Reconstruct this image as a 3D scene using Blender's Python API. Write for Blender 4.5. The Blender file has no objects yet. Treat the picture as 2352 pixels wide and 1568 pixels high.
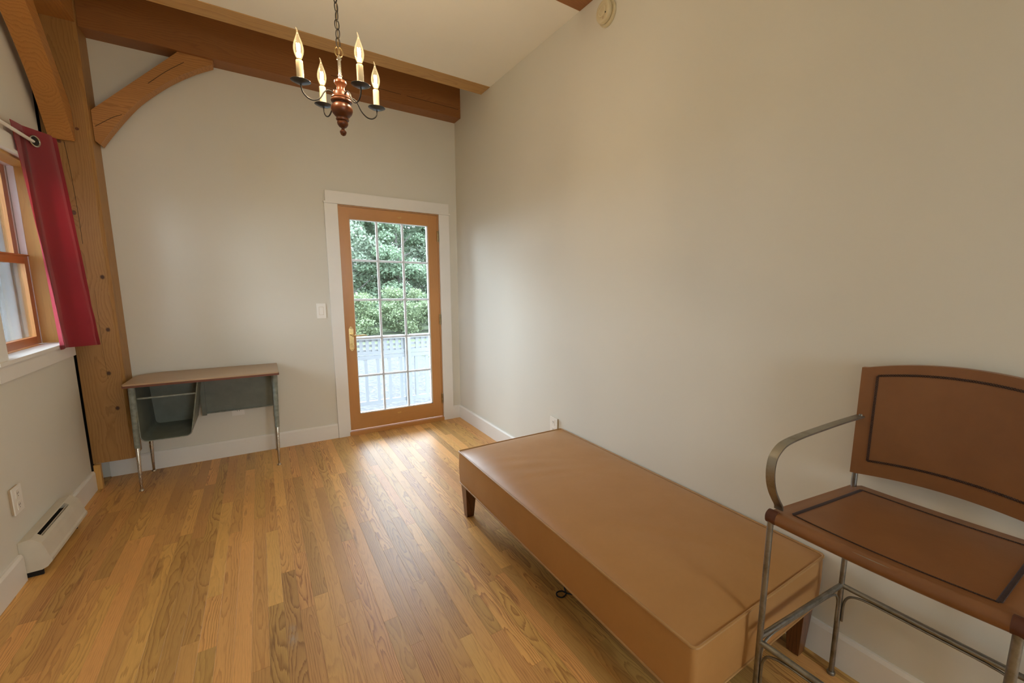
import bpy, bmesh, math, random
import numpy as np
from mathutils import Vector, Matrix
random.seed(7)
R3 = np.random.default_rng(11)
S = bpy.context.scene
COL = S.collection

# ---------------------------------------------------------------- camera
CAM_POS = (-1.70634614, -4.24270122, 1.40612852)
YAW, PITCH, ROLL = 0.5993, -0.1478, 0.0107
def cam_axes():
    cy, sy, cp, sp = math.cos(YAW), math.sin(YAW), math.cos(PITCH), math.sin(PITCH)
    f = Vector((sy*cp, cy*cp, sp)); r = Vector((cy, -sy, 0)); u = r.cross(f)
    c, s = math.cos(ROLL), math.sin(ROLL)
    return c*r + s*u, -s*r + c*u, f
CR, CU, CF = cam_axes()
cd = bpy.data.cameras.new('camera')
cd.sensor_width = 36.0; cd.lens = 15.0
cd.shift_x = -0.0392822; cd.shift_y = 0.0081585
cd.clip_start = 0.02; cd.clip_end = 300
cam = bpy.data.objects.new('camera', cd); COL.objects.link(cam)
M = Matrix((CR, CU, -CF)).transposed().to_4x4(); M.translation = CAM_POS
cam.matrix_world = M
S.camera = cam
def project(p):
    d = Vector(p) - Vector(CAM_POS); z = d.dot(CF)
    if z < 0.05: return None
    return 1268.39 + 980*d.dot(CR)/z, 803.19 - 980*d.dot(CU)/z

# ---------------------------------------------------------------- light and exposure
S.view_settings.view_transform = 'Standard'
S.view_settings.look = 'None'
S.view_settings.gamma = 1.0
S.view_settings.exposure = 0.0
S.view_settings.use_curve_mapping = False
S.cycles.use_denoising = True
S.cycles.max_bounces = 10
S.cycles.diffuse_bounces = 6
S.cycles.transparent_max_bounces = 16
S.cycles.sample_clamp_indirect = 6.0
W = bpy.data.worlds.new('overcast_sky'); S.world = W; W.use_nodes = True
bg = W.node_tree.nodes['Background']
bg.inputs['Color'].default_value = (0.74, 0.88, 1.0, 1)      # even overcast sky
bg.inputs['Strength'].default_value = 18.5
def area(name, loc, target, sx, sy, power, color, portal=False, spread=180):
    l = bpy.data.lights.new(name, 'AREA'); l.shape = 'RECTANGLE'; l.size = sx; l.size_y = sy
    l.energy = power; l.color = color; l.spread = math.radians(spread)
    o = bpy.data.objects.new(name, l); COL.objects.link(o); o.location = loc
    o.rotation_euler = (Vector(target)-Vector(loc)).to_track_quat('-Z', 'Y').to_euler()
    if portal: l.cycles.is_portal = True
    return o
area('door_sky_portal', (-0.645, 0.09, 1.085), (-0.645, -1, 1.085), 0.72, 1.80, 1, (1, 1, 1), True)
area('window_sky_portal', (-2.99, -0.755, 1.55), (-1, -0.755, 1.55), 0.80, 1.05, 1, (1, 1, 1), True)
# added area fill behind the camera, brightens the room from an unseen opening
area('rear_fill_area', (-.75, -7.38, 1.6), (-1.7, 0, 1.5), .78, .98, 24, (0.98, 0.97, 0.85))

# ---------------------------------------------------------------- helpers
ROOTINV = {}
def _origin(parent):
    while parent is not None and parent.parent is not None: parent = parent.parent
    return Vector(parent.location) if parent is not None else Vector((0, 0, 0))
def obj(name, bm, mat, parent=None, smooth=False, bevel=0, kind=None, label=None, cat=None, group=None, at=None, segs=2):
    if bevel:
        es = [e for e in bm.edges if len(e.link_faces) == 2 and e.calc_face_angle(0) > 0.6]
        bmesh.ops.bevel(bm, geom=es, offset=bevel, segments=segs, affect='EDGES', profile=0.6, clamp_overlap=True)
    me = bpy.data.meshes.new(name)
    o0 = _origin(parent) if parent is not None else (Vector(at) if at else Vector((0, 0, 0)))
    if o0.length: bmesh.ops.translate(bm, verts=bm.verts, vec=-o0)
    bmesh.ops.recalc_face_normals(bm, faces=bm.faces)
    bm.to_mesh(me); bm.free()
    if smooth:
        me.polygons.foreach_set('use_smooth', [True]*len(me.polygons))
        me.set_sharp_from_angle(angle=math.radians(38))
    me.materials.append(mat)
    o = bpy.data.objects.new(name, me); COL.objects.link(o)
    if parent is not None: o.parent = parent
    elif at: o.location = at
    if kind: o['kind'] = kind
    if label: o['label'] = label
    if cat: o['category'] = cat
    if group: o['group'] = group
    return o
def thing(name, loc, label, cat, group=None, kind=None):
    o = bpy.data.objects.new(name, None); COL.objects.link(o); o.location = loc
    o.empty_display_size = 0.1
    o['label'] = label; o['category'] = cat
    if group: o['group'] = group
    if kind: o['kind'] = kind
    return o
def nb(): return bmesh.new()
def box(bm, x0, x1, y0, y1, z0, z1):
    v = [bm.verts.new((x, y, z)) for z in (z0, z1) for y in (y0, y1) for x in (x0, x1)]
    for f in ((0,2,3,1),(4,5,7,6),(0,1,5,4),(2,6,7,3),(0,4,6,2),(1,3,7,5)):
        bm.faces.new([v[i] for i in f])
    return bm
def bx(*a): return box(nb(), *a)
def prism(bm, poly, axis, a, b):
    """poly of 2-D points extruded along axis from a to b (x: poly=(y,z); y: (x,z); z: (x,y))"""
    def P(p, t):
        return {'x': (t, p[0], p[1]), 'y': (p[0], t, p[1]), 'z': (p[0], p[1], t)}[axis]
    A = [bm.verts.new(P(p, a)) for p in poly]; B = [bm.verts.new(P(p, b)) for p in poly]
    n = len(poly)
    bm.faces.new(A); bm.faces.new(B[::-1])
    for i in range(n): bm.faces.new((A[i], B[i], B[(i+1) % n], A[(i+1) % n]))
    return bm
def tube(bm, pts, r, n=10, closed=False, flat=None):
    """sweep a circle (radius r or list) along pts; flat=(half width, half thickness, width axis) sweeps a rectangle"""
    pts = [Vector(p) for p in pts]; m = len(pts); rings = []; prev = None
    for i, p in enumerate(pts):
        if closed: t = pts[(i+1) % m]-pts[i-1]
        else: t = pts[min(i+1, m-1)]-pts[max(i-1, 0)]
        t.normalize()
        if flat:
            w = Vector(flat[2]); w = (w - t*w.dot(t)).normalized(); h = t.cross(w)
            ring = [bm.verts.new(p + w*flat[0]*a + h*flat[1]*b) for a, b in ((-1,-1),(1,-1),(1,1),(-1,1))]
        else:
            if prev is None:
                up = Vector((0,0,1)) if abs(t.z) < .9 else Vector((1,0,0))
                a = t.cross(up).normalized()
            else:
                a = (prev - t*prev.dot(t)).normalized()
            prev = a; b = t.cross(a)
            rr = r[i] if isinstance(r, (list, tuple)) else r
            ring = [bm.verts.new(p + (a*math.cos(2*math.pi*k/n)+b*math.sin(2*math.pi*k/n))*rr) for k in range(n)]
        rings.append(ring)
    k = len(rings[0])
    for i in range(m if closed else m-1):
        A, B = rings[i], rings[(i+1) % m]
        for j in range(k): bm.faces.new((A[j], A[(j+1) % k], B[(j+1) % k], B[j]))
    if not closed:
        bm.faces.new(rings[0][::-1]); bm.faces.new(rings[-1])
    return bm
def lathe(bm, prof, c, n=24, axis='z'):
    """prof: list of (radius, height)"""
    c = Vector(c); rings = []
    for r, h in prof:
        ring = []
        for k in range(n):
            a = 2*math.pi*k/n; x, y = max(r, 1e-4)*math.cos(a), max(r, 1e-4)*math.sin(a)
            v = {'z': (x, y, h), 'x': (h, x, y), 'y': (x, h, y)}[axis]
            ring.append(bm.verts.new(c + Vector(v)))
        rings.append(ring)
    for A, B in zip(rings, rings[1:]):
        for j in range(n): bm.faces.new((A[j], A[(j+1) % n], B[(j+1) % n], B[j]))
    bm.faces.new(rings[0]); bm.faces.new(rings[-1])
    return bm
def cyl(bm, p, q, r, n=14): return tube(bm, [p, q], r, n)
def grid(bm, fn, nu, nv):
    vs = [[bm.verts.new(fn(i/nu, j/nv)) for j in range(nv+1)] for i in range(nu+1)]
    for i in range(nu):
        for j in range(nv): bm.faces.new((vs[i][j], vs[i+1][j], vs[i+1][j+1], vs[i][j+1]))
    return vs
def spline(pts, n=8):
    """Catmull-Rom"""
    P = [Vector(p) for p in pts]; P = [2*P[0]-P[1]] + P + [2*P[-1]-P[-2]]; out = []
    for i in range(1, len(P)-2):
        for k in range(n):
            t = k/n; a, b, c, d = P[i-1], P[i], P[i+1], P[i+2]
            out.append(0.5*((2*b)+(c-a)*t+(2*a-5*b+4*c-d)*t*t+(3*b-a-3*c+d)*t**3))
    out.append(P[-2]); return out
def lerp(a, b, t): return a+(b-a)*t

# ---------------------------------------------------------------- materials
def lin(h):
    h = h.lstrip('#'); o = []
    for i in (0, 2, 4):
        c = int(h[i:i+2], 16)/255
        o.append(c/12.92 if c <= .04045 else ((c+.055)/1.055)**2.4)
    return (*o, 1)
class NT:
    def __init__(s, name):
        s.m = bpy.data.materials.new(name); s.m.use_nodes = True
        s.t = s.m.node_tree; s.b = s.t.nodes['Principled BSDF']; s.out = s.t.nodes['Material Output']
    def n(s, typ, **kw):
        x = s.t.nodes.new(typ)
        for k, v in kw.items(): setattr(x, k, v)
        return x
    def set(s, sock, v):
        if hasattr(v, 'is_output'): s.t.links.new(v, sock)
        elif v is not None: sock.default_value = v
    def math(s, op, a, b=None, c=None, clamp=False):
        x = s.n('ShaderNodeMath', operation=op, use_clamp=clamp)
        s.set(x.inputs[0], a); s.set(x.inputs[1], b)
        if c is not None: s.set(x.inputs[2], c)
        return x.outputs[0]
    def noise(s, vec, scale, detail=2, rough=.5, dist=0):
        x = s.n('ShaderNodeTexNoise'); s.set(x.inputs['Vector'], vec)
        x.inputs['Scale'].default_value = scale; x.inputs['Detail'].default_value = detail
        x.inputs['Roughness'].default_value = rough; x.inputs['Distortion'].default_value = dist
        return x.outputs['Fac']
    def map(s, vec, scale=(1,1,1), loc=(0,0,0)):
        x = s.n('ShaderNodeMapping'); s.set(x.inputs['Vector'], vec)
        x.inputs['Scale'].default_value = scale; x.inputs['Location'].default_value = loc
        return x.outputs[0]
    def ramp(s, fac, stops):
        x = s.n('ShaderNodeValToRGB'); s.set(x.inputs[0], fac); e = x.color_ramp.elements
        while len(e) < len(stops): e.new(0.5)
        for el, (p, c) in zip(e, stops): el.position = p; el.color = c
        return x.outputs[0]
    def mix(s, fac, a, b, mode='MIX'):
        x = s.n('ShaderNodeMix', data_type='RGBA', blend_type=mode)
        s.set(x.inputs[0], fac); s.set(x.inputs[6], a); s.set(x.inputs[7], b)
        return x.outputs[2]
    def bump(s, h, strength, dist=.001):
        x = s.n('ShaderNodeBump'); s.set(x.inputs['Height'], h)
        x.inputs['Strength'].default_value = strength; x.inputs['Distance'].default_value = dist
        s.t.links.new(x.outputs[0], s.b.inputs['Normal'])
    def P(s, **kw):
        for k, v in kw.items(): s.set(s.b.inputs[k.replace('_', ' ')], v)
        return s
    def obj(s): return s.n('ShaderNodeTexCoord').outputs['Object']
    def rnd(s): return s.n('ShaderNodeObjectInfo').outputs['Random']

def paint(name, col, rough=.6, noise_amt=.03, nscale=3, bump=.0, bscale=300, metal=0, coat=0):
    k = NT(name); co = k.obj()
    f = k.noise(co, nscale, 4)
    a = tuple(c*(1-noise_amt) for c in col[:3])+(1,); b = tuple(min(1, c*(1+noise_amt)) for c in col[:3])+(1,)
    k.P(Base_Color=k.ramp(f, [(.3, a), (.7, b)]), Roughness=rough, Metallic=metal)
    if coat: k.P(Coat_Weight=coat, Coat_Roughness=.15)
    if bump: k.bump(k.noise(co, bscale, 3), bump, .002)
    return k.m

def wood(name, axis, light, dark, ring=.012, depth=.05, warp=.03, rough=.45, tone=.12, hue=None, knots=(), coat=0, linew=.35, pore=.25, lines=1.0, coat_ior=1.5, coat_rough=.2, lvar=0, spec=.5, floor=False):
    """solid wood: distorted growth rings around a wandering pith, pores along the grain"""
    k = NT(name); co = k.obj(); r1 = k.rnd()
    r2 = k.math('FRACT', k.math('MULTIPLY', r1, 91.7)); r3 = k.math('FRACT', k.math('MULTIPLY', r1, 47.31))
    sp = k.n('ShaderNodeSeparateXYZ'); k.set(sp.inputs[0], co)
    X, Y, Z = sp.outputs
    L, A, B = {'x': (X, Y, Z), 'y': (Y, X, Z), 'z': (Z, X, Y)}[axis]
    L = k.math('ADD', L, k.math('MULTIPLY', r1, 53.0))
    cb = k.n('ShaderNodeCombineXYZ'); k.set(cb.inputs[0], A); k.set(cb.inputs[1], B); k.set(cb.inputs[2], L)
    v = cb.outputs[0]
    w1 = k.math('SUBTRACT', k.noise(k.map(v, (5, 5, 1.6)), 1.0, 3), .5)
    w2 = k.math('SUBTRACT', k.noise(k.map(v, (5, 5, 1.3), (9, 4, 2)), 1.0, 3), .5)
    a = k.math('ADD', A, k.math('MULTIPLY', w1, warp*2))
    a = k.math('ADD', a, k.math('MULTIPLY', k.math('SUBTRACT', r2, .5), .05))
    b = k.math('ADD', B, k.math('MULTIPLY', w2, warp*4))
    b = k.math('ADD', b, k.math('ADD', k.math('MULTIPLY', k.math('SUBTRACT', r3, .2), depth), depth*.3))
    kd = None
    for (ka, kl) in knots:      # knots: grain bends round them, dark centre
        dd = k.math('SQRT', k.math('ADD', k.math('POWER', k.math('SUBTRACT', A, ka), 2), k.math('POWER', k.math('MULTIPLY', k.math('SUBTRACT', {'x': X, 'y': Y, 'z': Z}[axis], kl), .75), 2)))
        e = k.math('POWER', 2.718, k.math('MULTIPLY', dd, -28.0))
        b = k.math('ADD', b, k.math('MULTIPLY', e, .05))
        m = k.math('SUBTRACT', 1.25, k.math('DIVIDE', dd, .011), clamp=True)
        kd = m if kd is None else k.math('MAXIMUM', kd, m)
    rad = k.math('SQRT', k.math('ADD', k.math('POWER', a, 2), k.math('POWER', b, 2)))
    fine = k.math('MULTIPLY', k.math('SUBTRACT', k.noise(k.map(v, (220, 220, 9)), 1.0, 3), .5), ring*.7)
    ph = k.math('FRACT', k.math('DIVIDE', k.math('ADD', rad, fine), ring))
    ln = k.ramp(ph, [(0, (0,0,0,1)), (1-linew, (.25,.25,.25,1)), (.93, (1,1,1,1)), (1.0, (0,0,0,1))])
    ln = k.math('MULTIPLY', ln, k.math('ADD', lines*(1-lvar), k.math('MULTIPLY', k.math('FRACT', k.math('MULTIPLY', r1, 173.3)), lines*lvar*1.6)))
    po = k.noise(k.map(v, (520, 520, 14)), 1.0, 2)
    po = k.math('MULTIPLY', k.ramp(po, [(.5, (0,0,0,1)), (.72, (1,1,1,1))]), pore)
    fac = k.math('ADD', k.math('MULTIPLY', ln, .8), po, clamp=True)
    col = k.mix(fac, light, dark)
    big = k.noise(k.map(v, (4, 4, 1.1), (3, 8, 1)), 1.0, 3)
    g = k.math('ADD', k.math('MULTIPLY', k.math('SUBTRACT', r2, .5), tone*2), k.math('ADD', 1.0, k.math('MULTIPLY', k.math('SUBTRACT', big, .5), .45)))
    hs = k.n('ShaderNodeHueSaturation'); k.set(hs.inputs['Color'], col); k.set(hs.inputs['Value'], g)
    if hue: k.set(hs.inputs['Hue'], k.math('ADD', .5, k.math('MULTIPLY', k.math('SUBTRACT', r3, .5), hue)))
    col = hs.outputs[0]
    if floor:        # brown mineral streaks, and one pale scuffed spot in the finish
        ms = k.noise(k.map(v, (16, 16, 2.2), (4, 1, 7)), 1.0, 4, .6)
        col = k.mix(k.math('MULTIPLY', k.ramp(ms, [(.62, (0,0,0,1)), (.74, (1,1,1,1))]), .55), col, (dark[0]*.45, dark[1]*.40, dark[2]*.42, 1))
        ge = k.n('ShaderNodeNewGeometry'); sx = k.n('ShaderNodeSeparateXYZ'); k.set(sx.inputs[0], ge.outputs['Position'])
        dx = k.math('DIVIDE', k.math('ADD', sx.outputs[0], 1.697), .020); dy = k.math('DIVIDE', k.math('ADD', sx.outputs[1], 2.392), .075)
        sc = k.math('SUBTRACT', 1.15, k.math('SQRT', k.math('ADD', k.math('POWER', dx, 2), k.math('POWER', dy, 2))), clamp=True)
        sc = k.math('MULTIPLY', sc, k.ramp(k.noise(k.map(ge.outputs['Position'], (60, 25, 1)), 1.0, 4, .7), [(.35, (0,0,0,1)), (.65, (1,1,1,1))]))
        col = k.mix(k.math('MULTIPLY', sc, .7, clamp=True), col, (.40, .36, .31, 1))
    if kd is not None: col = k.mix(k.math('MULTIPLY', kd, 1.6, clamp=True), col, (dark[0]*.35, dark[1]*.3, dark[2]*.3, 1))
    k.P(Base_Color=col, Roughness=rough, Specular_IOR_Level=spec)
    if coat: k.P(Coat_Weight=coat, Coat_Roughness=coat_rough, Coat_IOR=coat_ior)
    k.bump(fac, .12, .0006)
    return k.m
def leather(name, c1, c2, rough=.45, scale=5, bump=.15, spec=.5, coat=0):
    k = NT(name); co = k.obj()
    f = k.noise(co, scale, 5, .6); g = k.noise(co, 60, 4)
    col = k.mix(f, c1, c2); col = k.mix(k.math('MULTIPLY', g, .18), col, (c1[0]*.6, c1[1]*.55, c1[2]*.5, 1))
    k.P(Base_Color=col, Roughness=k.math('ADD', rough-.08, k.math('MULTIPLY', f, .16)), Specular_IOR_Level=spec)
    if coat: k.P(Coat_Weight=coat, Coat_Roughness=.3)
    vo = k.n('ShaderNodeTexVoronoi'); k.set(vo.inputs['Vector'], co); vo.inputs['Scale'].default_value = 420
    k.bump(k.math('ADD', k.math('MULTIPLY', vo.outputs[0], .4), k.noise(co, 35, 4)), bump, .002)
    return k.m
def metal(name, col, rough=.35, spots=None, sscale=40):
    k = NT(name); co = k.obj()
    f = k.noise(co, sscale, 5, .65)
    c = k.mix(k.ramp(f, [(.45, (0,0,0,1)), (.65, (1,1,1,1))]), col, spots or tuple(x*.6 for x in col[:3])+(1,))
    k.P(Base_Color=c, Metallic=1.0, Roughness=k.math('ADD', rough-.06, k.math('MULTIPLY', f, .15)))
    return k.m
def thin_glass(name, tint=(1,1,1,1), refl=.06):
    k = NT(name); k.t.nodes.remove(k.b)
    tr = k.n('ShaderNodeBsdfTransparent'); tr.inputs[0].default_value = tint
    gl = k.n('ShaderNodeBsdfGlossy'); gl.inputs['Roughness'].default_value = .02
    fr = k.n('ShaderNodeFresnel'); fr.inputs[0].default_value = 1.45
    nz = k.noise(k.obj(), 1.5, 1)
    mx = k.n('ShaderNodeMixShader'); k.set(mx.inputs[0], k.math('MULTIPLY', fr.outputs[0], k.math('ADD', .85, k.math('MULTIPLY', nz, .2))))
    k.t.links.new(tr.outputs[0], mx.inputs[1]); k.t.links.new(gl.outputs[0], mx.inputs[2])
    k.t.links.new(mx.outputs[0], k.out.inputs[0])
    return k.m
def emit(name, col, strength):
    k = NT(name); k.P(Base_Color=col, Emission_Color=col, Emission_Strength=strength); return k.m

m_wall = paint('wall_paint', (.69, .67, .60, 1), .75, .015, 2.0, .06, 260)
m_ceil = paint('ceiling_paint', (.85, .82, .73, 1), .8, .015, 2.0, .05, 260)
m_trim = paint('trim_paint', (.80, .785, .75, 1), .42, .015, 5)
m_trimcool = paint('sash_white_vinyl', (.80, .81, .83, 1), .4, .01, 5)
m_dark = paint('dark_void', (.012, .01, .009, 1), .9)
m_post = wood('pine_post', 'z', lin('#a67a42'), lin('#74491f'), ring=.010, depth=.12, warp=.03, rough=.5, tone=.05, linew=.45, pore=.2, lines=.55,
              knots=((.067, 1.263), (.032, .618), (.050, .371), (.058, .914), (-.02, 1.666)))
m_beam = wood('pine_beam', 'x', lin('#93602f'), lin('#744420'), ring=.012, depth=.12, warp=.05, rough=.5, tone=.05, linew=.5, pore=.15, lines=.55)
m_brace = wood('pine_brace', 'x', lin('#b58046'), lin('#84542a'), ring=.012, depth=.10, warp=.04, rough=.5, tone=.05, linew=.45, pore=.15, lines=.7)
m_bracey = wood('pine_brace_lengthwise', 'y', lin('#b47c3e'), lin('#875425'), ring=.016, depth=.12, warp=.05, rough=.5, tone=.05, linew=.45, pore=.15, lines=.55)
m_joist = wood('pine_joist', 'x', lin('#c49a5e'), lin('#976a38'), ring=.02, depth=.06, warp=.04, rough=.5, tone=.05, linew=.35, pore=.12, lines=.6)
m_oak = wood('oak_floor', 'y', lin('#d7a560'), lin('#8f592a'), ring=.0066, depth=.06, warp=.026, rough=.40, tone=.21, hue=.014, linew=.42, pore=.26, lines=.68, coat=0, lvar=.7, spec=.36, floor=True)
m_fir = wood('fir_door', 'z', lin('#c08748'), lin('#9c6831'), ring=.009, depth=.05, warp=.02, rough=.4, tone=.04, linew=.4, pore=.15, lines=.5, coat=.3)
m_firx = wood('fir_rail', 'x', lin('#c08748'), lin('#9c6831'), ring=.012, depth=.05, warp=.02, rough=.4, tone=.04, linew=.4, pore=.15, lines=.45, coat=.3)
m_firy = wood('fir_window', 'y', lin('#b8702f'), lin('#94541f'), ring=.012, depth=.05, warp=.02, rough=.4, tone=.04, linew=.4, pore=.12, lines=.35, coat=.3)
m_jamb = wood('pine_jamb', 'z', lin('#c79a52'), lin('#a87838'), ring=.012, depth=.06, warp=.02, rough=.45, tone=.03, linew=.4, pore=.1, lines=.35)
m_legwood = wood('walnut_leg', 'z', lin('#6b3d1e'), lin('#3d2110'), ring=.012, depth=.05, warp=.02, rough=.35, tone=.04, coat=.4)
m_turned = wood('turned_maple', 'z', lin('#5a2e12'), lin('#331909'), ring=.02, depth=.05, warp=.03, rough=.38, tone=.03, lines=.4, coat=.12, spec=.3)
m_bench = leather('tan_leather', lin('#b38450'), lin('#a2733e'), .40, 4.0, .10)
m_pipe = leather('tan_piping', lin('#b48a58'), lin('#9c7444'), .45, 8, .08)
m_saddle = leather('saddle_leather', lin('#8f6038'), lin('#70482c'), .36, 5.5, .10)
m_stitch = leather('dark_lacing', lin('#3a2014'), lin('#2b170e'), .6, 20, .1)
m_patch = leather('woven_patch', lin('#5c2f1b'), lin('#45200f'), .5, 40, .4)
m_iron = metal('raw_steel', (.30, .295, .275, 1), .40, (.20, .19, .17, 1), 18)
m_flat = metal('aged_flat_steel', (.36, .345, .30, 1), .45, (.25, .225, .17, 1), 14)
m_chrome = metal('worn_chrome', (.50, .45, .38, 1), .25, (.36, .30, .23, 1), 25)
m_black = paint('black_iron', (.035, .032, .03, 1), .45, .2, 30, metal=.6)
m_pan = paint('dark_tin', (.07, .075, .085, 1), .32, .2, 30, metal=.8)
m_brass = metal('brass', (.72, .55, .26, 1), .25, (.60, .45, .22, 1), 20)
m_brassd = metal('aged_brass', (.38, .28, .14, 1), .35, (.22, .16, .08, 1), 40)
m_candle = paint('ivory_candle', (.72, .60, .38, 1), .45, .08, 30)
m_green = paint('grey_green_enamel', (.15, .165, .135, 1), .4, .12, 14, .05, 200)
m_greenb = paint('worn_enamel', (.20, .22, .19, 1), .35, .25, 45, .1, 150)
m_desk = wood('laminate_top', 'x', lin('#ad9272'), lin('#9d7f5e'), ring=.03, depth=.05, warp=.03, rough=.4, tone=.03, lines=.3, pore=.12)
m_deskedge = wood('brown_edge', 'x', lin('#6d3c24'), lin('#4e2815'), ring=.01, rough=.5, tone=.03)
m_heater = paint('heater_enamel', (.62, .57, .47, 1), .4, .05, 9)
m_plate = paint('white_plastic', (.82, .80, .75, 1), .35, .01, 9)
m_ivory = paint('ivory_plastic', (.62, .54, .36, 1), .4, .02, 9)
m_tan = paint('tan_box_side', (.50, .38, .24, 1), .6, .05, 20)
m_glass = thin_glass('window_glass')
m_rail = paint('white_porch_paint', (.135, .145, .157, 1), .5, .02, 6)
m_bark = paint('bark', (.10, .095, .085, 1), .9, .3, 12, .5, 60)
m_grommet = metal('nickel_grommet', (.70, .68, .62, 1), .2)
m_cord = paint('black_cord', (.012, .012, .014, 1), .5, .2, 60)
# curtain cloth: red weave, a little light comes through
k = NT('red_cloth'); co = k.obj()
f = k.noise(k.map(co, (1, 1, 1)), 380, 2); g = k.noise(co, 6, 4)
k.P(Base_Color=k.mix(g, lin('#9a2635'), lin('#86202c')), Roughness=.85, Sheen_Weight=.5)
k.bump(f, .35, .0006)
tl = k.n('ShaderNodeBsdfTranslucent'); tl.inputs[0].default_value = lin('#d8606e')
mx = k.n('ShaderNodeMixShader'); mx.inputs[0].default_value = .38
k.t.links.new(k.b.outputs[0], mx.inputs[1]); k.t.links.new(tl.outputs[0], mx.inputs[2]); k.t.links.new(mx.outputs[0], k.out.inputs[0])
m_curtain = k.m
# bulb
m_bulb = thin_glass('bulb_glass', (1.0, .97, .90, 1))
_t = m_bulb.node_tree; _e = _t.nodes.new('ShaderNodeEmission'); _e.inputs[0].default_value = (1.0, .74, .36, 1); _e.inputs[1].default_value = .28
_a = _t.nodes.new('ShaderNodeAddShader'); _o = _t.nodes['Material Output']; _s = _o.inputs[0].links[0].from_socket
_t.links.new(_s, _a.inputs[0]); _t.links.new(_e.outputs[0], _a.inputs[1]); _t.links.new(_a.outputs[0], _o.inputs[0])
m_fil = emit('lit_filament', (1.0, .78, .45, 1), 60)
# gravel, lawn, leaves
k = NT('pale_gravel'); co = k.obj()
vo = k.n('ShaderNodeTexVoronoi'); k.set(vo.inputs['Vector'], co); vo.inputs['Scale'].default_value = 22
cvo = k.n('ShaderNodeSeparateColor'); k.set(cvo.inputs[0], vo.outputs['Color'])
n2 = k.noise(co, 60, 3)
k.P(Base_Color=k.mix(k.math('MULTIPLY', n2, .5), k.ramp(cvo.outputs[0], [(0, (.008, .0085, .0092, 1)), (.5, (.021, .0225, .024, 1)), (1, (.050, .053, .057, 1))]), (.022, .0225, .024, 1)), Roughness=.9)
k.bump(vo.outputs['Distance'], .4, .012)
m_gravel = k.m
k = NT('lawn_grass'); co = k.obj()
k.P(Base_Color=k.mix(k.noise(co, 3, 6, .7), (.034, .055, .016, 1), (.055, .076, .026, 1)), Roughness=.9)
k.bump(k.noise(co, 90, 4), .8, .05)
m_lawn = k.m
def leafmat(name, c1, c2):
    k = NT(name); co = k.obj()
    col = k.mix(k.noise(co, .9, 4, .7), c1, c2)
    k.P(Base_Color=col, Roughness=.55)
    tl = k.n('ShaderNodeBsdfTranslucent'); k.set(tl.inputs[0], col)
    mx = k.n('ShaderNodeMixShader'); mx.inputs[0].default_value = .4
    k.t.links.new(k.b.outputs[0], mx.inputs[1]); k.t.links.new(tl.outputs[0], mx.inputs[2]); k.t.links.new(mx.outputs[0], k.out.inputs[0])
    return k.m
m_leafs = [leafmat('maple_leaf', (.09, .145, .085, 1), (.20, .265, .175, 1)), leafmat('birch_leaf', (.13, .18, .12, 1), (.26, .31, .235, 1)), leafmat('shrub_leaf', (.095, .14, .065, 1), (.16, .195, .105, 1))]

def struct(name, bm, mat, label, cat, **kw):
    return obj(name, bm, mat, kind='structure', label=label, cat=cat, **kw)

# ================================================================ room shell
WL = -2.731                       # left wall face
YR = -7.6                         # wall behind the camera
HC = 3.032                        # ceiling
HR = 3.62                         # roof above the gap by the back wall
bm = nb()                         # back wall with door opening
box(bm, -2.95, -1.100, 0, .14, -.05, HR); box(bm, -.190, .15, 0, .14, -.05, HR); box(bm, -1.100, -.190, 0, .14, 2.092, HR)
struct('wall_back', bm, m_wall, 'off-white plaster wall holding the glazed wooden door', 'wall')
struct('wall_right', bx(0, .14, YR-.1, 0, -.05, HR), m_wall, 'long blank off-white wall behind the leather bench', 'wall')
bm = nb()                         # left wall, ends short of the post
for y0, y1, z0, z1 in ((YR-.1, -1.145, 0, HR), (-1.145, -.365, 0, 1.0), (-1.145, -.365, 2.065, HR), (-.365, -.243, 0, HR)):
    box(bm, WL-.19, WL, y0, y1, z0-(.05 if z0 == 0 else 0), z1)
struct('wall_left', bm, m_wall, 'off-white wall with the window and the red curtain', 'wall')
struct('trim_1', bx(WL-.10, WL-.035, -.243, 0, -.05, HR), m_dark, 'dark gap between left wall and timber post', 'trim')
bm = nb()                         # rear wall, its opening added to carry the fill lamp
xs = (-2.95, -1.15, -.35, .15)
for i in (0, 2): box(bm, xs[i], xs[i+1], YR, YR+.14, -.05, HR)
box(bm, xs[1], xs[2], YR, YR+.14, -.05, 1.1); box(bm, xs[1], xs[2], YR, YR+.14, 2.1, HR)
struct('wall_rear', bm, m_wall, 'off-white wall with an added light opening behind the viewer', 'wall')
bm = nb()
box(bm, -2.52, 0, -1.997, -.79, HC, HC+.05); box(bm, -2.52, 0, YR, -2.17, HC, HC+.05); box(bm, -2.52, 0, -.645, -.62, HC+.13, HR)
box(bm, -2.95, .15, YR, .15, HR, HR+.05)
struct('ceiling', bm, m_ceil, 'pale cream plaster ceiling above the chandelier', 'ceiling')

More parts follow.
